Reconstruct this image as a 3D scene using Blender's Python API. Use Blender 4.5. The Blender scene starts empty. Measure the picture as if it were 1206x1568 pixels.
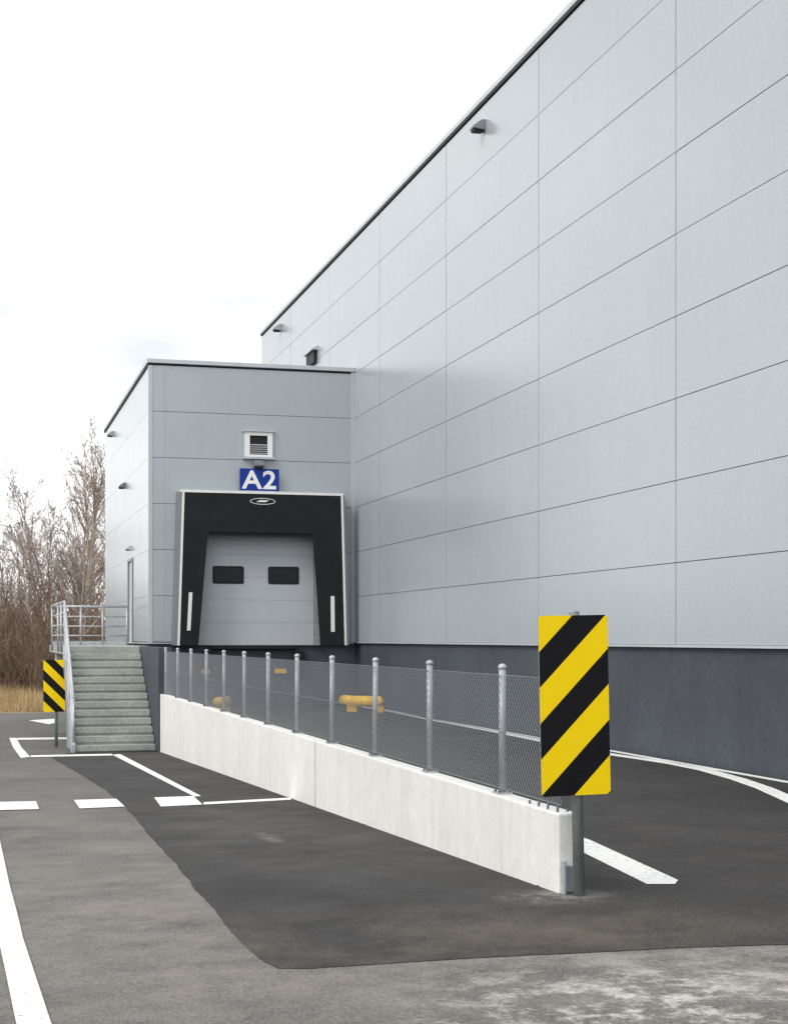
import bpy, bmesh, math, random
from mathutils import Vector, Matrix
random.seed(7)
S=bpy.context.scene
E=1.79; F=2400.0; TH=math.radians(15.04); HX=603; HY=977
s_,c_=math.sin(TH),math.cos(TH)

# ------------------------------------------------------------ helpers
def terrain(x,y):
    hl=-0.0292*(min(max(y,10.25),38)-10.25)
    hr=0.0
    if y>60: hr=-0.81*min((y-60)/10,1)
    k=min(max((x-3.98)/0.08,0),1)
    return hl*(1-k)+hr*k
def gp(px,py):
    h=0
    for i in range(30):
        d=(E-h)*F/(py-HY); a=(px-HX)/F*d
        x=a*c_+d*s_; y=d*c_-a*s_
        h=0.5*h+0.5*terrain(x,y)
    return (x,y)

def link(ob,parent=None):
    S.collection.objects.link(ob)
    if parent: ob.parent=parent
    return ob
def empty(name):
    e=bpy.data.objects.new(name,None); e.empty_display_size=0.3
    return link(e)
def from_bm(name,bm,mat,parent=None,smooth=False):
    me=bpy.data.meshes.new(name)
    bmesh.ops.recalc_face_normals(bm,faces=bm.faces)
    bm.to_mesh(me); bm.free()
    for m in (mat if isinstance(mat,list) else [mat]): me.materials.append(m)
    if smooth:
        for p in me.polygons: p.use_smooth=True
    return link(bpy.data.objects.new(name,me),parent)
def add_box(bm,b,mi=0):
    x0,x1,y0,y1,z0,z1=b
    v=[bm.verts.new(p) for p in [(x0,y0,z0),(x1,y0,z0),(x1,y1,z0),(x0,y1,z0),(x0,y0,z1),(x1,y0,z1),(x1,y1,z1),(x0,y1,z1)]]
    for q in [(0,3,2,1),(4,5,6,7),(0,1,5,4),(1,2,6,5),(2,3,7,6),(3,0,4,7)]:
        f=bm.faces.new([v[i] for i in q]); f.material_index=mi
    return v
def boxes(name,lst,mat,parent=None,bevel=0):
    bm=bmesh.new()
    for b in lst: add_box(bm,b)
    o=from_bm(name,bm,mat,parent)
    if bevel:
        m=o.modifiers.new('bev','BEVEL'); m.width=bevel; m.segments=2; m.limit_method='ANGLE'
    return o
def add_prism_y(bm,poly,y0,y1):
    a=[bm.verts.new((x,y0,z)) for x,z in poly]; b=[bm.verts.new((x,y1,z)) for x,z in poly]
    bm.faces.new(a); bm.faces.new(b[::-1]); n=len(poly)
    for i in range(n): bm.faces.new([a[i],b[i],b[(i+1)%n],a[(i+1)%n]])
def prism_y(name,polys,y0,y1,mat,parent=None,bevel=0):
    bm=bmesh.new()
    for p in polys: add_prism_y(bm,p,y0,y1)
    o=from_bm(name,bm,mat,parent)
    if bevel:
        m=o.modifiers.new('bev','BEVEL'); m.width=bevel; m.segments=2; m.limit_method='ANGLE'
    return o
def add_prism_x(bm,poly,x0,x1):
    a=[bm.verts.new((x0,y,z)) for y,z in poly]; b=[bm.verts.new((x1,y,z)) for y,z in poly]
    bm.faces.new(a); bm.faces.new(b[::-1]); n=len(poly)
    for i in range(n): bm.faces.new([a[i],b[i],b[(i+1)%n],a[(i+1)%n]])
def add_tube(bm,p0,p1,r0,r1=None,n=8,cap=True):
    if r1 is None: r1=r0
    p0=Vector(p0);p1=Vector(p1);d=(p1-p0).normalized()
    u=d.orthogonal().normalized(); w=d.cross(u)
    A=[];B=[]
    for i in range(n):
        t=2*math.pi*i/n; o=u*math.cos(t)+w*math.sin(t)
        A.append(bm.verts.new(p0+o*r0)); B.append(bm.verts.new(p1+o*r1))
    for i in range(n): 
        f=bm.faces.new([A[i],A[(i+1)%n],B[(i+1)%n],B[i]]); f.smooth=True
    if cap: bm.faces.new(A[::-1]); bm.faces.new(B)
def add_ball(bm,c,r,sz=1.0):
    bmesh.ops.create_uvsphere(bm,u_segments=12,v_segments=8,radius=r,matrix=Matrix.Translation(c)@Matrix.Diagonal((1,1,sz,1)))

# ------------------------------------------------------------ materials
def mat(name,base,rough=0.6,metal=0.0,noise=None,bump=None,spec=0.5,isl=0.0,streak=0.0):
    m=bpy.data.materials.new(name); m.use_nodes=True
    nt=m.node_tree; N=nt.nodes; L=nt.links; b=N['Principled BSDF']
    b.inputs['Roughness'].default_value=rough; b.inputs['Metallic'].default_value=metal
    b.inputs['Specular IOR Level'].default_value=spec
    b.inputs['Base Color'].default_value=(*base,1)
    tc=N.new('ShaderNodeTexCoord'); prev=None
    def chain(o):
        nonlocal prev
        if prev is None: prev=o
        else:
            mu=N.new('ShaderNodeMath'); mu.operation='MULTIPLY'; L.new(prev,mu.inputs[0]); L.new(o,mu.inputs[1]); prev=mu.outputs[0]
    for sc,am in (noise or []):
        n=N.new('ShaderNodeTexNoise'); n.inputs['Scale'].default_value=sc; n.inputs['Detail'].default_value=4; n.inputs['Roughness'].default_value=.62
        L.new(tc.outputs['Object'],n.inputs['Vector'])
        mr=N.new('ShaderNodeMapRange'); mr.inputs[1].default_value=.3; mr.inputs[2].default_value=.7
        mr.inputs[3].default_value=1-am; mr.inputs[4].default_value=1+am
        L.new(n.outputs['Fac'],mr.inputs[0]); chain(mr.outputs[0])
    if streak:
        mp=N.new('ShaderNodeMapping'); mp.inputs['Scale'].default_value=(7,7,.5); L.new(tc.outputs['Object'],mp.inputs[0])
        n=N.new('ShaderNodeTexNoise'); n.inputs['Scale'].default_value=1.0; n.inputs['Detail'].default_value=6; n.inputs['Roughness'].default_value=.7
        L.new(mp.outputs[0],n.inputs['Vector'])
        mr=N.new('ShaderNodeMapRange'); mr.inputs[1].default_value=.5; mr.inputs[2].default_value=.75
        mr.inputs[3].default_value=1; mr.inputs[4].default_value=1-streak
        L.new(n.outputs['Fac'],mr.inputs[0]); chain(mr.outputs[0])
    if isl:
        g=N.new('ShaderNodeNewGeometry'); mr=N.new('ShaderNodeMapRange'); mr.inputs[3].default_value=1-isl; mr.inputs[4].default_value=1+isl
        L.new(g.outputs['Random Per Island'],mr.inputs[0]); chain(mr.outputs[0])
    if prev is not None:
        vm=N.new('ShaderNodeVectorMath'); vm.operation='SCALE'; vm.inputs[0].default_value=base
        L.new(prev,vm.inputs['Scale']); L.new(vm.outputs[0],b.inputs['Base Color'])
    if bump:
        sc,st,di=bump
        n=N.new('ShaderNodeTexNoise'); n.inputs['Scale'].default_value=sc; n.inputs['Detail'].default_value=4
        L.new(tc.outputs['Object'],n.inputs['Vector'])
        bp=N.new('ShaderNodeBump'); bp.inputs['Strength'].default_value=st; bp.inputs['Distance'].default_value=di
        L.new(n.outputs['Fac'],bp.inputs['Height']); L.new(bp.outputs[0],b.inputs['Normal'])
    return m

M_clad=mat('cladding_paint',(.382,.427,.458),.24,0,[(.22,.04),(22,.06),(80,.10)],(.35,.3,.06),isl=.016,spec=.65,streak=.04)
M_joint=mat('joint_backing',(.12,.13,.14),.6)  # dark grey backing tone in the panel joints; filler and bolts share it
M_trim=mat('trim_paint',(.46,.50,.53),.35,0,[(2,.05)])
M_cap=mat('parapet_cap',(.50,.53,.56),.4,0,[(2,.06)])
M_dark=mat('dark_matte',(.018,.02,.024),.6,spec=.25)  # near-black, shared by vents, lamp lenses and the painted cap shadow lines
M_plinth=mat('plinth_concrete',(.066,.075,.090),.8,0,[(.5,.14),(9,.12),(70,.16)],(60,.3,.01),spec=.3,streak=.12)
M_conc=mat('precast_concrete',(.72,.715,.68),.85,0,[(.5,.06),(5,.05),(40,.06)],(70,.3,.006),streak=.12,isl=.03)
M_stair=mat('stair_concrete',(.36,.375,.345),.9,0,[(1.2,.18),(14,.16),(80,.12)],(60,.5,.01))
M_galv=mat('galvanised_steel',(.46,.48,.50),.42,.4,[(8,.15),(60,.1)])
M_pole=mat('sign_pole_steel',(.24,.27,.27),.5,.4,[(8,.15),(60,.1)])
M_wire=mat('fence_wire',(.27,.29,.31),.5,.4)
M_rub=mat('black_rubber_curtain',(.010,.011,.013),.7,0,[(3,.25)],(2.5,.4,.03),spec=.3)
M_white=mat('white_strip',(.82,.82,.80),.5,0,[(20,.04)])
M_blue=mat('blue_sign_face',(.006,.032,.27),.5,spec=.25)
M_door=mat('dock_door_panel',(.49,.52,.55),.45,0,[(1,.04),(60,.05)],(30,.08,.004))
M_glass=mat('dark_window_pane',(.012,.014,.018),.2,spec=.3)
M_yel=mat('yellow_paint',(.88,.52,.015),.5,0,[(5,.15),(30,.1)])
M_blk=mat('black_plastic',(.014,.014,.016),.6,spec=.3)
M_back=mat('sign_back',(.25,.26,.27),.45,.5)
M_bark=mat('bare_branches',(.20,.16,.13),.9,isl=.35)
M_birch=mat('birch_bark',(.34,.29,.255),.9,isl=.4)
M_bush=mat('thicket_twigs',(.175,.122,.086),.9,isl=.5)
M_grassb=mat('dry_grass_blades',(.46,.34,.18),.9,isl=.35)
M_ground=mat('dry_ground',(.24,.185,.10),.95,0,[(.3,.3),(4,.25),(30,.2)],(8,.5,.05))
M_lamp=mat('lamp_housing',(.16,.17,.18),.45)

SW=.503
def hazard_mat(name,sgn):
    m=bpy.data.materials.new(name); m.use_nodes=True
    N=m.node_tree.nodes; L=m.node_tree.links; b=N['Principled BSDF']
    tc=N.new('ShaderNodeTexCoord'); sp=N.new('ShaderNodeSeparateXYZ'); L.new(tc.outputs['Object'],sp.inputs[0])
    mx=N.new('ShaderNodeMath'); mx.operation='MULTIPLY'; mx.inputs[1].default_value=sgn; L.new(sp.outputs[0],mx.inputs[0])
    su=N.new('ShaderNodeMath'); su.operation='SUBTRACT'; L.new(mx.outputs[0],su.inputs[0]); L.new(sp.outputs[2],su.inputs[1])
    dv=N.new('ShaderNodeMath'); dv.operation='DIVIDE'; dv.inputs[1].default_value=.490; L.new(su.outputs[0],dv.inputs[0])
    fr=N.new('ShaderNodeMath'); fr.operation='FRACT'; L.new(dv.outputs[0],fr.inputs[0])
    gt=N.new('ShaderNodeMath'); gt.operation='GREATER_THAN'; gt.inputs[1].default_value=.5; L.new(fr.outputs[0],gt.inputs[0])
    n=N.new('ShaderNodeTexNoise'); n.inputs['Scale'].default_value=9; n.inputs['Detail'].default_value=6; L.new(tc.outputs['Object'],n.inputs['Vector'])
    ymr=N.new('ShaderNodeMix'); ymr.data_type='RGBA'; ymr.inputs[6].default_value=(.92,.62,.0,1); ymr.inputs[7].default_value=(.97,.72,.005,1)
    L.new(n.outputs['Fac'],ymr.inputs[0])
    mx2=N.new('ShaderNodeMix'); mx2.data_type='RGBA'; L.new(gt.outputs[0],mx2.inputs[0]); L.new(ymr.outputs[2],mx2.inputs[6]); mx2.inputs[7].default_value=(.006,.006,.008,1)
    L.new(mx2.outputs[2],b.inputs['Base Color']); b.inputs['Roughness'].default_value=.5; b.inputs['Specular IOR Level'].default_value=.2
    return m

def asphalt(name,base,patchy,tint=(1,1,1),dust=None):
    m=bpy.data.materials.new(name); m.use_nodes=True
    N=m.node_tree.nodes; L=m.node_tree.links; b=N['Principled BSDF']
    tc=N.new('ShaderNodeTexCoord')
    def noise(sc,det=4,ro=.6):
        n=N.new('ShaderNodeTexNoise'); n.inputs['Scale'].default_value=sc; n.inputs['Detail'].default_value=det; n.inputs['Roughness'].default_value=ro
        L.new(tc.outputs['Object'],n.inputs['Vector']); return n.outputs['Fac']
    def mr(o,a,bb,c,d):
        q=N.new('ShaderNodeMapRange'); q.inputs[1].default_value=a;q.inputs[2].default_value=bb;q.inputs[3].default_value=c;q.inputs[4].default_value=d
        L.new(o,q.inputs[0]); return q.outputs[0]
    def mul(a,c):
        q=N.new('ShaderNodeMath'); q.operation='MULTIPLY'; L.new(a,q.inputs[0])
        if isinstance(c,float): q.inputs[1].default_value=c
        else: L.new(c,q.inputs[1])
        return q.outputs[0]
    big=mr(noise(.35,4),.35,.65,1-patchy,1+patchy)
    mid=mr(noise(2.2,5,.7),.3,.7,.88,1.12)
    fine=mr(noise(42,3,.8),.32,.68,.62,1.38)
    grit=mr(noise(120,2,.8),.38,.66,.55,1.7)
    v=mul(mul(mul(big,mid),fine),grit)
    vm=N.new('ShaderNodeVectorMath'); vm.operation='SCALE'; vm.inputs[0].default_value=[base*t for t in tint]; L.new(v,vm.inputs['Scale'])
    col=vm.outputs[0]
    def spot(center,rad,colr,amt,nsc,lo,hi):
        nonlocal col
        vs=N.new('ShaderNodeVectorMath'); vs.operation='SUBTRACT'; L.new(tc.outputs['Object'],vs.inputs[0]); vs.inputs[1].default_value=(center[0],center[1],0)
        vd=N.new('ShaderNodeVectorMath'); vd.operation='DIVIDE'; L.new(vs.outputs[0],vd.inputs[0]); vd.inputs[1].default_value=(rad[0],rad[1],1000)
        le=N.new('ShaderNodeVectorMath'); le.operation='LENGTH'; L.new(vd.outputs[0],le.inputs[0])
        fall=mr(le.outputs['Value'],.2,1,1,0)
        k=mul(mul(mul(mr(noise(nsc,7,.78),lo,hi,0,1),fall),fine),amt)
        x=N.new('ShaderNodeMix'); x.data_type='RGBA'; L.new(k,x.inputs[0]); L.new(col,x.inputs[6]); x.inputs[7].default_value=(*colr,1); col=x.outputs[2]
    for a in (dust or []): spot(*a)
    L.new(col,b.inputs['Base Color'])
    L.new(mr(noise(1.3,4),.3,.7,.72,.95),b.inputs['Roughness'])
    b.inputs['Specular IOR Level'].default_value=.3
    bp=N.new('ShaderNodeBump'); bp.inputs['Strength'].default_value=.8; bp.inputs['Distance'].default_value=.009
    L.new(fine,bp.inputs['Height']); L.new(bp.outputs[0],b.inputs['Normal'])
    return m
M_old=asphalt('old_asphalt',.126,.15,(1.0,.965,.915),dust=[
   (gp(300,1430),(3.0,5.5),(.27,.245,.205),.65,1.1,.40,.62),
   (gp(120,1300),(4,9),(.27,.25,.22),.5,.8,.42,.62),
   (gp(1150,1490),(2.6,1.6),(.36,.34,.30),.75,1.7,.42,.6),
   (gp(1010,1540),(1.5,1.1),(.60,.58,.54),.8,3.4,.49,.60)])
M_new=asphalt('new_asphalt',.041,.22,(1.0,.955,.945),dust=[
   (gp(410,1284),(.13,.7),(.30,.28,.26),.6,7.,.40,.58),
   (gp(850,1375),(.5,.4),(.28,.27,.25),.8,4.,.42,.6),
   (gp(700,1440),(3.5,1.5),(.135,.118,.098),.65,1.6,.42,.65),
   (gp(900,1430),(1.5,.8),(.15,.11,.075),.4,2.6,.44,.6),
   (gp(380,1260),(2.0,6),(.095,.088,.078),.7,.9,.42,.6),
   (gp(1150,1300),(2,3),(.085,.072,.064),.6,1.2,.45,.6)])

def paint_mat():
    m=bpy.data.materials.new('road_paint'); m.use_nodes=True
    N=m.node_tree.nodes; L=m.node_tree.links; b=N['Principled BSDF']
    tc=N.new('ShaderNodeTexCoord'); n=N.new('ShaderNodeTexNoise'); n.inputs['Scale'].default_value=22; n.inputs['Detail'].default_value=8; n.inputs['Roughness'].default_value=.8
    L.new(tc.outputs['Object'],n.inputs['Vector'])
    r=N.new('ShaderNodeMapRange'); r.inputs[1].default_value=.36; r.inputs[2].default_value=.46; L.new(n.outputs['Fac'],r.inputs[0])
    x=N.new('ShaderNodeMix'); x.data_type='RGBA'; L.new(r.outputs[0],x.inputs[0]); x.inputs[6].default_value=(.28,.27,.25,1); x.inputs[7].default_value=(.82,.82,.80,1)
    L.new(x.outputs[2],b.inputs['Base Color']); b.inputs['Roughness'].default_value=.7
    return m
M_paint=paint_mat()

# ------------------------------------------------------------ world / sun / camera
SUN_EL=math.radians(40); az=Vector((-.88,-.48,0)).normalized()
w=bpy.data.worlds.new('World'); S.world=w; w.use_nodes=True
N=w.node_tree.nodes; L=w.node_tree.links; bg=N['Background']; bg.inputs[1].default_value=.12
sky=N.new('ShaderNodeTexSky'); sky.sky_type='NISHITA'; sky.sun_disc=False; sky.sun_elevation=SUN_EL
sky.sun_rotation=math.atan2(az.x,az.y)%(2*math.pi); sky.air_density=1.2; sky.dust_density=2
tc=N.new('ShaderNodeTexCoord'); mp=N.new('ShaderNodeMapping'); mp.inputs['Scale'].default_value=(1,1,2.6); mp.inputs['Location'].default_value=(1.7,2.2,.02)
L.new(tc.outputs['Generated'],mp.inputs[0])
n=N.new('ShaderNodeTexNoise'); n.inputs['Scale'].default_value=2.3; n.inputs['Detail'].default_value=7; n.inputs['Roughness'].default_value=.55; L.new(mp.outputs[0],n.inputs['Vector'])
cr=N.new('ShaderNodeValToRGB'); L.new(n.outputs['Fac'],cr.inputs[0])
cr.color_ramp.elements[0].position=.34; cr.color_ramp.elements[0].color=(.46,.48,.52,1)
cr.color_ramp.elements[1].position=.55; cr.color_ramp.elements[1].color=(1,1,1,1)
sc=N.new('ShaderNodeVectorMath'); sc.operation='SCALE'; sc.inputs['Scale'].default_value=15.0; L.new(cr.outputs[0],sc.inputs[0])
mx=N.new('ShaderNodeMix'); mx.data_type='RGBA'; mx.inputs[0].default_value=.95; L.new(sky.outputs[0],mx.inputs[6]); L.new(sc.outputs[0],mx.inputs[7])
L.new(mx.outputs[2],bg.inputs[0])
sl=bpy.data.lights.new('Sun','SUN'); sl.energy=1.3; sl.angle=math.radians(18); sl.color=(1,.96,.9)
so=link(bpy.data.objects.new('Sun',sl)); so.location=(-20,-10,30)
tr=-(az*math.cos(SUN_EL)+Vector((0,0,math.sin(SUN_EL)))); so.rotation_euler=tr.to_track_quat('-Z','Y').to_euler()
cam=bpy.data.cameras.new('Camera'); co=link(bpy.data.objects.new('Camera',cam)); S.camera=co
co.location=(0,0,E); co.rotation_euler=(math.pi/2,0,-TH)
cam.sensor_fit='HORIZONTAL'; cam.sensor_width=36; cam.lens=36*F/1206; cam.shift_y=(HY-784)/1206; cam.clip_end=3000
S.view_settings.view_transform='Standard'; S.view_settings.look='None'; S.view_settings.exposure=0

# ------------------------------------------------------------ ground
xs=[-900,-300,-100,-40,-15,-5,3.98,4.06,10,30,80,300,900]; ys=[-300,-60,-10,10.25,24,38,60,70,100,200,500,1200]
bm=bmesh.new(); g=[[bm.verts.new((x,y,terrain(x,y))) for x in xs] for y in ys]
for j in range(len(ys)-1):
    for i in range(len(xs)-1): bm.faces.new([g[j][i],g[j][i+1],g[j+1][i+1],g[j+1][i]])
from_bm('ground',bm,M_ground)
def drape(bm,poly,off):
    b2=bmesh.new(); vs=[b2.verts.new((x,y,0)) for x,y in poly]; f=b2.faces.new(vs)
    bmesh.ops.triangulate(b2,faces=[f])
    for co_,no in [((0,10.25,0),(0,1,0)),((0,38,0),(0,1,0)),((0,60,0),(0,1,0)),((0,70,0),(0,1,0)),((3.98,0,0),(1,0,0)),((4.06,0,0),(1,0,0))]:
        bmesh.ops.bisect_plane(b2,geom=b2.verts[:]+b2.edges[:]+b2.faces[:],plane_co=co_,plane_no=no)
    mp={}
    for v in b2.verts: mp[v]=bm.verts.new((v.co.x,v.co.y,terrain(v.co.x,v.co.y)+off))
    for f in b2.faces: 
        nf=bm.faces.new([mp[v] for v in f.verts])
        nf.normal_update()
        if nf.normal.z<0: nf.normal_flip()
    b2.free()
def sheet(name,polys,off,m):
    bm=bmesh.new()
    for p in polys: drape(bm,p,off)
    me=bpy.data.meshes.new(name); bm.to_mesh(me); bm.free(); me.materials.append(m)
    return link(bpy.data.objects.new(name,me))
sheet('asphalt_yard',[[(-45,-40),(9.9,-40),(9.9,56),(-45,54)]],.006,M_old)
bnd=[(78,1161),(120,1185),(160,1210),(195,1240),(225,1275),(255,1310),(285,1345),(330,1400),(372,1448),(395,1470),(425,1486),(480,1486),(560,1480),(700,1471),(870,1463),(1000,1456),(1206,1449),(1330,1446)]
P=[Vector(gp(*p)) for p in bnd]; PP=[]; acc=0
from mathutils import noise as mnoise
for a,b in zip(P[:-1],P[1:]):
    L_=(b-a).length; k=max(int(L_/.05),1); nn=Vector((-(b-a).y,(b-a).x)).normalized()
    for i in range(k):
        t=i/k; s=acc+t*L_
        off=.022*mnoise.noise(Vector((s*1.1,0,0)))+.012*mnoise.noise(Vector((s*4.3,5,0)))+.007*mnoise.noise(Vector((s*13,9,0)))
        q=a.lerp(b,t)+nn*off; PP.append((q.x,q.y))
    acc+=L_
y9=P[-1].y
PP+=[tuple(P[-1]),(9.88,y9+.1),(9.88,41),(4.2,41),(4.2,34.6),(3.9,34.4),(2.0,34.6)]
sheet('asphalt_resurfaced_patch',[PP],.010,M_new)

def I(*pts): return [gp(*p) for p in pts]
marks=[I((-60,1180),(-12,1235),(0,1290),(15,1360),(35,1440),(77,1568),(130,1700),(60,1700),(24,1568),(8,1490),(-12,1400),(-40,1290)),
 I((-60,1231),(55,1229),(60,1241),(-60,1244)),
 I((113,1227),(178,1225),(191,1237),(122,1240)),
 I((236,1223),(296,1221),(310,1234),(246,1237)),
 I((172,1157),(184,1156),(308,1221),(297,1221.5)),
 I((311,1230.5),(444,1223.5),(446,1226.5),(312,1234)),
 I((14,1131),(25,1131),(46,1160),(32,1162)),
 I((25.5,1131),(108,1130),(109,1133),(27,1134)),
 I((47,1158),(171,1155.5),(173,1158),(47,1160.5)),
 I((44,1104),(92,1101),(92,1106),(75,1110)),
 I((888,1284),(903,1289),(1038,1351),(1033,1357),(990,1357),(888,1306)),
]
def strip(cl,wd):
    out1=[];out2=[]
    pts=[Vector(p) for p in cl]
    for i,p in enumerate(pts):
        a=pts[max(i-1,0)]; b=pts[min(i+1,len(pts)-1)]; d=(b-a).normalized(); nn=Vector((-d.y,d.x))
        out1.append(tuple(p+nn*wd/2)); out2.append(tuple(p-nn*wd/2))
    return out1+out2[::-1]
cl=I((585,1088),(650,1101),(750,1120),(830,1136),(930,1156),(985,1164),(1030,1171),(1080,1181),(1130,1195),(1170,1209),(1206,1225),(1290,1263))
marks.append(strip(cl,.22))
marks.append([(9.62,12),(9.76,12),(9.76,40.3),(9.62,40.3)])
sheet('road_markings',marks,.015,M_paint)

# ------------------------------------------------------------ warehouse
PZ0=1.69; PH=1.187; XW=9.80
wh=empty('warehouse_building')
boxes('body',[(XW+.03,70,-13,54.37,PZ0,12.40)],M_joint,wh)
boxes('plinth',[(XW+.05,70,-12.95,54.33,-1.6,PZ0-.001)],M_plinth,wh)
js=[20.8+5.68*k for k in range(-6,6)]; ye=[-13.03]+[j for j in js if -12<j<54]+[54.4]
gap=.006; gv=.011; lst=[]
for a,b in zip(ye[:-1],ye[1:]):
    for k in range(9):
        z0=PZ0+PH*k; z1=min(z0+PH,12.40); px=random.uniform(-.0015,.0015)
        lst.append((XW+px,XW+.04,a+gv,b-gv,z0+gap,z1-gap))
o=boxes('wall_panels',lst,M_clad,wh)
boxes('gable_panels',[(XW+.06+6*i,XW+.06+6*i+5.98,54.36,54.41,PZ0+PH*k+gap,min(PZ0+PH*(k+1),12.38)-gap) for i in range(10) for k in range(9)],M_clad,wh)
boxes('roof_cap',[(XW-.04,XW+.35,-13.1,54.47,12.465,12.575),(XW+.35,70,54.1,54.47,12.465,12.575)],M_cap,wh,.01)
boxes('roof_cap_painted_shadow',[(XW-.03,XW+.3,-13.05,54.44,12.402,12.462)],M_dark,wh)  # solid dark strip painting the shadow line below the cap
boxes('roof_deck',[(XW+.31,70,-13,54.1,12.2,12.45)],M_plinth,wh)
boxes('base_flashing',[(XW-.03,XW+.045,-13.03,54.4,PZ0-.035,PZ0+.001)],M_trim,wh)

def lamp(name,x,y,z,axis,parent,s=1.0,m=None):
    bm=bmesh.new()
    prof=[(0,.12*s),(-.08*s,.12*s),(-.27*s,-.02*s),(-.27*s,-.07*s),(0,-.10*s)]
    wd=.13*s; A=[];B=[]
    for p,q in prof:
        if axis=='x': A.append(bm.verts.new((x+p,y-wd,z+q))); B.append(bm.verts.new((x+p,y+wd,z+q)))
        else: A.append(bm.verts.new((x-wd,y+p,z+q))); B.append(bm.verts.new((x+wd,y+p,z+q)))
    bm.faces.new(A); bm.faces.new(B[::-1]); n=len(A)
    for i in range(n): bm.faces.new([A[i],B[i],B[(i+1)%n],A[(i+1)%n]])
    o=from_bm(name,bm,m or M_lamp,parent); md=o.modifiers.new('b','BEVEL'); md.width=.012; md.segments=2
    if axis=='x': boxes(name+'_lens',[(x-.25*s,x-.04*s,y-.10*s,y+.10*s,z-.125*s,z-.085*s)],M_dark,parent)
    else: boxes(name+'_lens',[(x-.10*s,x+.10*s,y-.25*s,y-.04*s,z-.125*s,z-.085*s)],M_dark,parent)
M_lamp2=mat('lamp_housing_grey',(.36,.38,.40),.45)
lamp('wall_lamp_upper',XW,29.6,11.95,'x',wh,.95,mat('lamp_housing_mid',(.24,.25,.26),.45))
lamp('wall_lamp_far',XW,50.8,12.0,'x',wh,1.0,M_lamp2)
boxes('overflow_vent',[(XW-.10,XW-.001,45.2,46.3,9.92,10.27)],M_dark,wh,.01)
bm=bmesh.new(); add_prism_y(bm,[(XW-.001,10.28),(XW-.17,10.28),(XW-.17,10.31),(XW-.001,10.40)],45.1,46.4)
from_bm('overflow_vent_hood',bm,M_trim,wh)

# ------------------------------------------------------------ dock building
dk=empty('loading_dock_building'); XL=4.37; YD=40.5; YE=54.3
boxes('body',[(XL+.03,XW-.01,YD+.03,YE,PZ0,8.80)],M_joint,dk)
boxes('plinth',[(XL+.05,XW+.04,YD+.05,YE-.04,-1.6,PZ0-.001)],M_plinth,dk)
lst=[]
for k in range(6):
    z0=PZ0+PH*k+gap; z1=PZ0+PH*(k+1)-gap
    for a,b in [(XL+.09,4.77),(4.77,XW-.09)]: lst.append((a+.0015,b-.0015,YD,YD+.04,z0,z1))
for k in range(6):
    z0=PZ0+PH*k+.003; z1=PZ0+PH*(k+1)-.003
    for a,b in [(YD+.09,44.6),(46.0,50.2),(50.2,YE)]: lst.append((XL,XL+.04,a+gap,b-gap,z0,z1))
    if k>1: lst.append((XL,XL+.04,44.6+gap,46.0-gap,z0,z1))
boxes('wall_panels',lst,M_clad,dk)
boxes('corner_trims',[(XL-.012,XL+.09,YD-.012,YD+.09,PZ0-.02,8.80),(XW-.10,XW-.001,YD-.03,YD+.04,PZ0-.02,8.84)],M_trim,dk)
boxes('roof_cap',[(XL-.05,XW-.002,YD-.05,YD+.3,8.86,8.97),(XL-.05,XL+.3,YD+.3,YE+.06,8.86,8.97)],M_cap,dk,.01)
boxes('roof_cap_painted_shadow',[(XL-.025,XW-.003,YD-.02,YD+.2,8.83,8.857),(XL-.035,XL+.2,YD-.01,YE+.03,8.80,8.856)],M_dark,dk)  # shade under the dock cap put in as dark strips
boxes('base_flashing',[(XL-.03,XW-.003,YD-.03,YD+.045,PZ0-.05,PZ0-.021),(XL-.03,XL+.04,YD+.046,YE,PZ0-.05,PZ0-.021)],M_trim,dk)
boxes('side_door_leaf',[(XL+.02,XL+.07,44.72,45.88,1.62,3.98)],M_door,dk,.005)
boxes('side_door_frame',[(XL-.03,XL+.12,44.6,44.72,1.6,4.06),(XL-.03,XL+.12,45.88,46.0,1.6,4.06),(XL-.03,XL+.12,44.721,45.879,3.98,4.06)],M_back,dk)
boxes('side_door_handle',[(XL-.03,XL+.019,44.82,44.95,2.55,2.58)],M_blk,dk)
lamp('side_lamp_door',XL,45.2,4.36,'x',dk,.6,mat('lamp_housing_pale',(.55,.57,.58),.45)); lamp('side_lamp_mid',XL,46.9,6.3,'x',dk,.75); lamp('side_lamp_top',XL,51.0,8.35,'x',dk,.75,M_lamp2)
boxes('vent_frame',[(6.85,6.98,YD-.06,YD,6.52,7.17),(7.45,7.58,YD-.06,YD,6.52,7.17),(6.98,7.45,YD-.06,YD,7.08,7.17),(6.98,7.45,YD-.06,YD,6.52,6.58)],M_white,dk,.004)
boxes('vent_sill',[(6.80,7.63,YD-.12,YD,6.46,6.515),(6.80,7.63,YD-.10,YD,7.175,7.21)],M_trim,dk)
boxes('vent_void',[(6.981,7.449,YD-.02,YD-.004,6.581,7.079)],M_dark,dk)
bm=bmesh.new()
for i in range(5):
    z=6.60+i*.055
    add_prism_x(bm,[(YD-.055,z),(YD-.022,z+.03),(YD-.022,z+.036),(YD-.055,z+.006)],6.982,7.448)
from_bm('vent_louvres',bm,M_lamp2,dk)
lamp('dock_lamp',7.2,YD,6.33,'y',dk)
boxes('door_leaf',[(5.45,8.67,YD-.05,YD-.003,1.60+.59*i+.002,1.60+.59*(i+1)-.002) for i in range(6)],M_door,dk,.002)
boxes('door_jambs',[(8.68,8.86,YD-.09,YD-.003,1.6,5.2),(5.26,5.44,YD-.09,YD-.003,1.6,5.2)],M_galv,dk)
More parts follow.
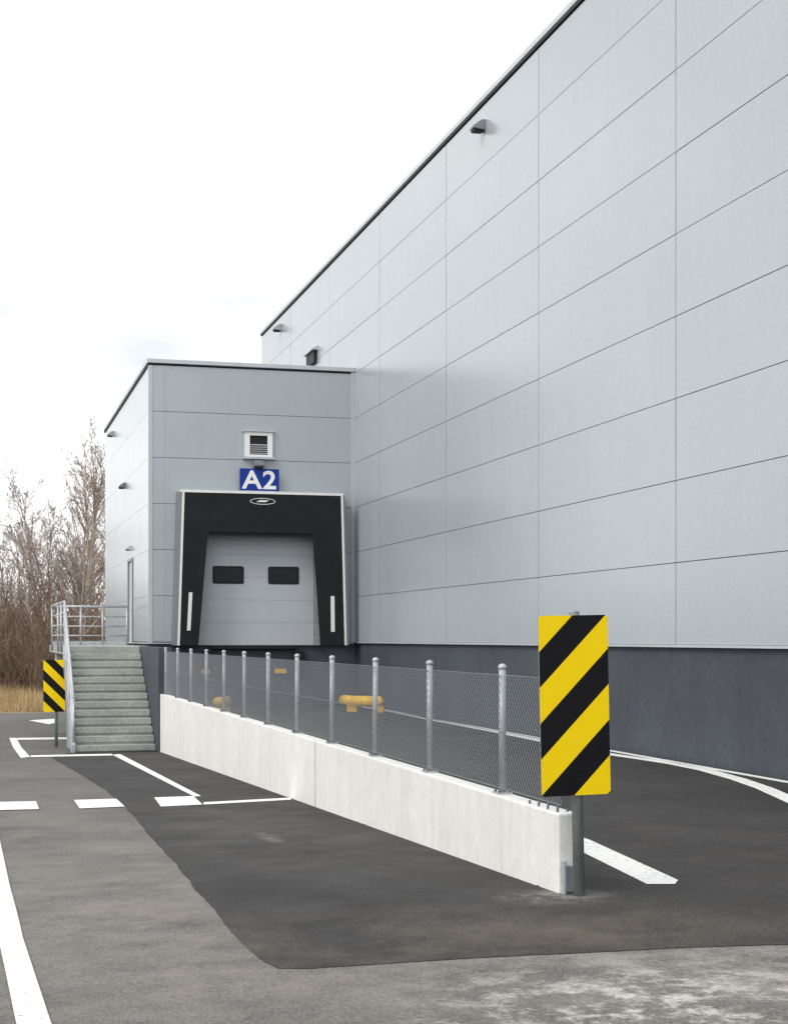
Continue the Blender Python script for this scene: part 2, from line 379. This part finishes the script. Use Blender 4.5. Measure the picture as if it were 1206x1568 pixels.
def rrect(x0,x1,z0,z1,r,n=5):
    out=[]
    for cx,cz,a0 in [(x1-r,z1-r,0),(x0+r,z1-r,90),(x0+r,z0+r,180),(x1-r,z0+r,270)]:
        for i in range(n+1):
            a=math.radians(a0+90*i/n); out.append((cx+r*math.cos(a),cz+r*math.sin(a)))
    return out
prism_y('door_window_frames',[rrect(6.0,6.82,3.20,3.66,.05),rrect(7.46,8.28,3.20,3.66,.05)],YD-.065,YD-.051,M_blk,dk)
prism_y('door_window_panes',[rrect(6.05,6.77,3.25,3.61,.03),rrect(7.51,8.23,3.25,3.61,.03)],YD-.070,YD-.0651,M_glass,dk)
YF=39.85; zt=5.53; zb=1.60
prism_y('shelter_side_covers',[[(4.94,zb),(5.03,zb),(5.16,zt),(5.07,zt)],[(9.42,zb),(9.50,zb),(9.38,zt),(9.30,zt)]],YF+.02,YD-.002,M_back,dk)
boxes('shelter_top_cover',[(5.07,9.38,YF+.02,YD-.002,zt+.001,zt+.05)],M_galv,dk)
prism_y('shelter_curtains',[
   [(5.08,zb),(5.55,zb),(5.80,4.5),(5.80,zt-.03),(5.2,zt-.03)],
   [(8.73,zb),(9.37,zb),(9.27,zt-.03),(8.53,zt-.03),(8.53,4.5)],
   [(5.801,4.5),(8.529,4.5),(8.529,zt-.03),(5.801,zt-.03)]],YF,YF+.03,M_rub,dk)
prism_y('shelter_front_inner_flap',[[(5.83,4.46),(5.9,4.40),(8.43,4.40),(8.50,4.46),(8.50,5.3),(5.83,5.3)]],YF+.034,YF+.05,M_rub,dk)
prism_y('shelter_edge_strips',[[(5.02,zb),(5.075,zb),(5.20,zt-.035),(5.145,zt-.035)],[(9.375,zb),(9.43,zb),(9.33,zt-.035),(9.275,zt-.035)],[(5.08,zt-.03),(9.34,zt-.03),(9.34,zt+.03),(5.08,zt+.03)]],YF-.012,YF+.019,M_white,dk)
prism_y('shelter_guide_stripes',[[(5.26,1.98),(5.35,1.98),(5.40,2.95),(5.31,2.95)],[(9.01,1.95),(9.11,1.95),(9.10,2.88),(9.00,2.88)]],YF-.006,YF-.0005,M_white,dk)
bm=bmesh.new()
ring=[(7.21+.33*math.cos(t),5.31+.085*math.sin(t)) for t in [2*math.pi*i/32 for i in range(32)]]
inn=[(7.21+.31*math.cos(t),5.31+.07*math.sin(t)) for t in [2*math.pi*i/32 for i in range(32)]]
A=[bm.verts.new((x,YF-.006,z)) for x,z in ring]; B=[bm.verts.new((x,YF-.006,z)) for x,z in inn]
for i in range(32): bm.faces.new([A[i],A[(i+1)%32],B[(i+1)%32],B[i]])
bm.faces.new([bm.verts.new((x,YF-.006,z)) for x,z in [(7.04,5.29),(7.28,5.29),(7.38,5.34),(7.14,5.34)]])
from_bm('shelter_badge',bm,M_white,dk)
prism_y('dock_number_plate',[rrect(6.70,7.73,5.57,6.20,.02)],YD-.16,YD-.13,M_blue,dk)
boxes('dock_number_brackets',[(6.9,6.94,YD-.13,YD,5.7,6.1),(7.5,7.54,YD-.13,YD,5.7,6.1)],M_galv,dk)
t=bpy.data.curves.new('dock_number','FONT'); t.body='A2'; t.size=.66; t.offset=.014; t.extrude=.002; t.align_x='CENTER'; t.align_y='CENTER'; t.space_character=1.08
t.materials.append(M_white); to=link(bpy.data.objects.new('dock_number',t),dk); to.location=(7.215,YD-.164,5.885); to.rotation_euler=(math.pi/2,0,0); to.scale=(1.12,1,1)
boxes('dock_bumpers',[(5.75,6.0,YD-.10,YD+.04,.85,1.45),(8.15,8.40,YD-.10,YD+.04,.85,1.45)],M_blk,dk,.01)
boxes('bumper_reflectors',[(5.70,5.92,YD-.14,YD-.101,.86,.98),(7.65,7.95,YD-.06,YD+.04,.86,.98)],M_yel,dk,.004)
boxes('leveller_lip',[(5.95,8.2,YD-.14,YD+.04,1.50,1.58)],M_blk,dk,.01)

for nm,pts in [('wheel_guide',[(8.75,37.25),(8.83,36.75),(9.36,36.25)]),('wheel_guide.001',[(5.84,37.25),(5.78,36.9),(5.55,36.6)])]:
    bm=bmesh.new(); r=.13; z=.27
    for a,b in zip(pts[:-1],pts[1:]): add_tube(bm,(*a,z),(*b,z),r,n=14)
    for p in pts: add_ball(bm,(*p,z),r*1.0)
    for p in pts[1:]: add_box(bm,(p[0]-.1,p[0]+.1,p[1]-.08,p[1]+.12,0,.16))
    from_bm(nm,bm,M_yel)

# ------------------------------------------------------------ concrete wall
XF0,XF1=3.94,4.10; ZT=.565
cw=empty('concrete_retaining_wall')
yj=[10.25,18.3,26.6,34.3]
for i,(a,b) in enumerate(zip(yj[:-1],yj[1:])):
    ga=.004 if i==0 else .03
    o=boxes('wall_unit_%d'%(i+1),[(XF0,XF1,a+ga,b-.03,-1.4,ZT+random.uniform(-.004,.004))],M_conc,cw,.014)
boxes('joint_filler',[(XF0+.012,XF1-.02,y-.0295,y+.0295,-1.3,ZT-.02) for y in yj[1:-1]],M_joint,cw)
boxes('stair_flank_wall',[(XF0-.03,4.20,34.32,40.52,-1.6,1.58)],M_plinth,cw,.005)
boxes('end_anchor_plate',[(3.955,3.975,10.19,10.25,.0,.24),(3.976,4.10,10.232,10.25,.02,.20)],M_galv,cw,.003)
boxes('end_edge_angle',[(4.085,4.105,10.20,10.25,.0,ZT-.03)],M_pole,cw,.003)

# fence
fe=empty('chain_link_fence'); XC=4.02
py=[11.68+2.02*i for i in range(12)]
bm=bmesh.new(); bb=bmesh.new()
for y in py:
    top=1.58; rx,ry=random.gauss(0,.004),random.gauss(0,.006)
    add_tube(bm,(XC,y,ZT-.01),(XC+rx,y+ry,top-.02),.028,n=12); add_ball(bm,(XC+rx,y+ry,top-.02),.036,.8)
    add_box(bm,(XC-.06,XC+.06,y-.07,y+.07,ZT-.006,ZT+.014))
    for dx in(-.04,.04):
        for dy in(-.05,.05): add_tube(bb,(XC+dx,y+dy,ZT+.012),(XC+dx,y+dy,ZT+.04),.010,n=6)
for i in range(4):
    for dx in(-.045,.03): add_tube(bb,(XC+dx,10.36+.19*i,ZT-.01),(XC+dx,10.36+.19*i,ZT+.025),.009,n=6)
from_bm('posts',bm,M_galv,fe); from_bm('anchor_bolts',bb,M_joint,fe)
bm=bmesh.new(); XM=XC-.036
z0,z1=ZT+.05,1.50; H=z1-z0; p=.058; ya,yb=10.30,py[11]
def clipw(y0,sg,xm):
    a=[y0,z0]; b=[y0+sg*H*.95,z1]
    def at(y): 
        t=(y-a[0])/(b[0]-a[0]); return z0+t*H
    P0=list(a);P1=list(b)
    for Q in (P0,P1):
        if Q[0]<ya: Q[1]=at(ya); Q[0]=ya
        if Q[0]>yb: Q[1]=at(yb); Q[0]=yb
    if abs(P0[1]-P1[1])<.02 : return
    add_tube(bm,(xm,P0[0],P0[1]),(xm,P1[0],P1[1]),.0019,n=3,cap=False)
y=ya-H
while y<yb+H:
    if y+H*.95>ya and y<yb: clipw(y,1,XM)
    if y-H*.95<yb and y>ya: clipw(y,-1,XM+.004)
    y+=p
for z in (z0+.0,z0+H*.5,z1): add_tube(bm,(XM,ya,z),(XM,yb,z),.003,n=4)
from_bm('wire_mesh',bm,M_wire,fe)

# ------------------------------------------------------------ hazard signs
def hazard(name,loc,sgn,pole_x,gz,rot=0,pr=.04):
    e=empty(name); e.location=loc; e.rotation_euler=(0,rot,0)
    W,H=SW,1.235
    ox=0 if sgn>0 else W
    pl=prism_y('striped_plate',[[(x-ox,z) for x,z in rrect(0,W,-H,0,.022)]],0,.004,hazard_mat('hazard_stripes_'+('a' if sgn>0 else 'b'),sgn),e)
    pl.location=(ox-W/2,0,0)
    prism_y('plate_back',[[(x-W/2,z) for x,z in rrect(.002,W-.002,-H+.002,-.002,.022)]],.005,.022,M_back,e)
    bm=bmesh.new(); gl=gz-loc[2]
    add_tube(bm,(pole_x,.065,gl-.05),(pole_x,.065,.02),pr,n=18)
    add_ball(bm,(pole_x,.065,.02),pr*1.03,.35)
    from_bm('pole',bm,M_pole,e)
    boxes('brackets',[(pole_x-.05,pole_x+.05,.0225,.115,z-.02,z+.02) for z in (-.2,-1.05)],M_galv,e,.003)
    boxes('rivets',[(-.012+pole_x,.0+pole_x,-.003,.0,z-.007,z+.007) for z in (-.2,-1.05)],M_blk,e,.002)
hazard('hazard_marker_sign',(3.970,10.05,1.945),1,.030,0,-math.radians(1.2))
hazard('hazard_marker_sign.001',(1.87,38.0,1.27),-1,.05,-.82)

# ------------------------------------------------------------ stairs
st=empty('concrete_stairs'); X0,X1=2.15,3.90; zb=-.74; zt2=1.585; n=13; rise=(zt2-zb)/n; tr_=.285; Y0=34.75
bm=bmesh.new()
for i in range(n-1):
    add_box(bm,(X0,X1-.002,Y0+tr_*i-.02,Y0+tr_*(i+1)+.06,zb+rise*i+.052,zb+rise*(i+1)))
o=from_bm('steps',bm,M_stair,st); m=o.modifiers.new('b','BEVEL'); m.width=.008; m.segments=2
bm=bmesh.new()
for i in range(n-1):
    add_box(bm,(X0+.02,X1-.004,Y0+tr_*i+.012,Y0+tr_*(i+1)+.05,zb-.25,zb+rise*(i+1)-.07))
from_bm('riser_core',bm,M_stair,st)
YL=Y0+tr_*(n-1)
boxes('landing_slab',[(X0,3.905,YL+.062,44.4,zt2-.2,zt2),(3.906,XL-.035,40.56,44.4,zt2-.2,zt2),(X0,XL-.035,44.401,46.4,zt2-.2,zt2)],M_stair,st,.006)
boxes('landing_piers',[(X0+.05,X0+.35,YL+.2,YL+.55,-1.2,zt2-.201),(X0+.05,X0+.35,43.6,44.2,-1.2,zt2-.201),(X0+.5,3.8,YL+.5,YL+.7,-1.2,zt2-.201)],M_stair,st)
bm=bmesh.new(); add_prism_x(bm,[(Y0-.1,zb-.1),(Y0+.15,zb-.1),(YL+.06,zt2-.35),(YL+.06,zt2+.03),(YL-.1,zt2+.03),(Y0-.1,zb+.20)],X0-.07,X0-.002)
from_bm('stringer',bm,M_galv,st)
rl=empty('steel_railing'); bm=bmesh.new(); xr=X0-.03
def zz(y): return zb+rise+(y-Y0)/tr_*rise if y<YL else zt2
hts=[1.08,.80,.53,.27]; YR=44.33
for h in hts:
    r=.030 if h>1 else .019
    add_tube(bm,(xr,Y0,zz(Y0)+h-.05),(xr,YL,zt2+h),r); add_tube(bm,(xr,YL,zt2+h),(xr,YR,zt2+h),r)
    add_tube(bm,(xr,YR,zt2+h),(XL-.2,YR,zt2+h),r)
for y in (Y0,Y0+1.15,Y0+2.3,YL,YL+1.5,YL+3.,YR): add_tube(bm,(xr,y,zz(y)-.15),(xr,y,zz(y)+1.08-(.05 if y==Y0 else 0)),.027)
for x in (2.9,3.5,XL-.2): add_tube(bm,(x,YR,zt2-.1),(x,YR,zt2+1.08),.027)
add_box(bm,(xr,XL-.2,YR-.02,YR-.005,zt2,zt2+.12))
from_bm('rails',bm,M_galv,rl)

# ------------------------------------------------------------ trees
def tubes(name,segs,m,nside=3):
    V=[];Fc=[]
    for p0,p1,r0,r1 in segs:
        d=(p1-p0)
        if d.length<1e-5: continue
        d.normalize(); u=d.orthogonal().normalized(); w_=d.cross(u); b=len(V)
        for i in range(nside):
            t=2*math.pi*i/nside; o=u*math.cos(t)+w_*math.sin(t); V.append(p0+o*r0)
        for i in range(nside):
            t=2*math.pi*i/nside; o=u*math.cos(t)+w_*math.sin(t); V.append(p1+o*r1)
        for i in range(nside): Fc.append((b+i,b+(i+1)%nside,b+nside+(i+1)%nside,b+nside+i))
    me=bpy.data.meshes.new(name); me.from_pydata([tuple(v) for v in V],[],Fc); me.materials.append(m); return me
def rnd(s): return Vector((random.gauss(0,s),random.gauss(0,s),random.gauss(0,s)))
def grow(segs,p,d,L_,r,lv,mx):
    n=[9,5,4,2][lv]; pts=[p.copy()]; dirs=[]
    for i in range(n):
        d=(d+rnd(.06+.06*lv)+Vector((0,0,.07))).normalized(); q=p+d*L_/n
        ra=r*(1-i/n*.9); rb=r*(1-(i+1)/n*.9); segs.append((p.copy(),q.copy(),max(ra,.009),max(rb,.007))); p=q; pts.append(p.copy()); dirs.append(d.copy())
    if lv>=mx: return
    k=[24,8,5,0][lv]
    for j in range(k):
        t=random.uniform([.22,.15,.1][lv],1)*n; i=min(int(t),n-1); f=t-i
        b=pts[i].lerp(pts[i+1],f); ang=math.radians(random.uniform(22,48)); ax=dirs[i].orthogonal().normalized(); ax.rotate(Matrix.Rotation(random.uniform(0,6.283),3,dirs[i]))
        nd=dirs[i].copy(); nd.rotate(Matrix.Rotation(ang,3,ax))
        fr=1-t/n
        grow(segs,b,nd,L_*[.38,.45,.5][lv]*(.35+.75*fr)*random.uniform(.7,1.2),r*(.15+.3*fr),lv+1,mx)
variants=[]
for i in range(5):
    sg=[]; grow(sg,Vector((0,0,-.2)),Vector((random.uniform(-.05,.05),0,1)),random.uniform(10.5,11.5),.12,0,3)
    variants.append(tubes('bare_tree_mesh',sg,M_birch if i%2 else M_bark))
bushes=[]
for i in range(4):
    sg=[]
    for j in range(34):
        a=random.uniform(0,6.283); rr=random.uniform(0,1.2); d=Vector((math.cos(a)*.3*rr,math.sin(a)*.3*rr,1)).normalized()
        grow(sg,Vector((math.cos(a)*rr,math.sin(a)*rr,-.1)),d,random.uniform(1.6,4.2),.018,1,2)
    bushes.append(tubes('thicket_mesh',sg,M_bush))
def place(me,nm,x,y,s,parent):
    o=link(bpy.data.objects.new(nm,me),parent); o.location=(x,y,-.81); o.rotation_euler=(0,0,random.uniform(0,6.28)); o.scale=(s,s,s*random.uniform(.95,1.08)); return o
row=empty('bare_tree_row')
def atpx(px,d): 
    a=(px-HX)/F*d; return a*c_+d*s_, d*c_-a*s_
for i,(px,d,s) in enumerate([(129,70,1.12),(62,74,.84),(98,76,.96),(35,80,.80),(8,76,.72),(148,80,1.12),(80,86,1.0),(-20,78,.8),(114,88,1.2),(50,92,.95),(152,74,.95),(20,95,.92),(90,94,1.12),(137,92,1.25),(70,80,.86),(121,78,1.02)]):
    x,y=atpx(px,d); place(variants[(i*2+1)%5],'tree',x,y,s,row)
for i in range(34):
    x=random.uniform(-60,-2); place(random.choice(variants),'tree',x,random.uniform(70,95)-max(0,(-x-20))*.5,random.uniform(.7,.95),row)
for i in range(8): place(random.choice(variants),'tree',random.uniform(10,60),random.uniform(75,105),random.uniform(.7,.9),row)
th=empty('shrub_thicket')
for i in range(42):
    px=random.uniform(-60,165); d=random.uniform(66,88); x,y=atpx(px,d); place(random.choice(bushes),'shrub',x,y,random.uniform(.6,1.3)*(1.2 if px<70 else 1.0),th)
for i in range(34):
    x=random.uniform(-60,-1); place(random.choice(bushes),'shrub',x,random.uniform(66,95)-max(0,(-x-20))*.5,random.uniform(.8,1.4),th)
V=[];Fc=[]
for i in range(22000):
    px=random.uniform(-120,175); d=55+24*random.random()**1.2; x,y=atpx(px,d)
    if x>4.0 and y<56: continue
    z=terrain(x,y); h=random.uniform(.15,.6)*(1 if d>58 else .6); a=random.uniform(0,3.14); wv=.014; lx,ly=random.gauss(0,.15)*h*2,random.gauss(0,.15)*h*2
    b=len(V); V+=[(x-wv*math.cos(a),y-wv*math.sin(a),z),(x+wv*math.cos(a),y+wv*math.sin(a),z),(x+lx,y+ly,z+h)]; Fc.append((b,b+1,b+2))
me=bpy.data.meshes.new('dry_grass'); me.from_pydata(V,[],Fc); me.materials.append(M_grassb); link(bpy.data.objects.new('dry_grass',me))
bm=bmesh.new()
for i in range(220):
    y=random.uniform(8.5,33); x=XF0-abs(random.gauss(0,.08))-.01 if y>10.2 else random.uniform(2.5,5.5)
    r=random.uniform(.003,.009); bmesh.ops.create_icosphere(bm,subdivisions=1,radius=r,matrix=Matrix.Translation((x,y,terrain(x,y)+.012+r*.4))@Matrix.Diagonal((1,random.uniform(.6,1.4),.6,1)))
from_bm('loose_grit',bm,mat('grit_stone',(.12,.11,.10),.9,isl=.4))
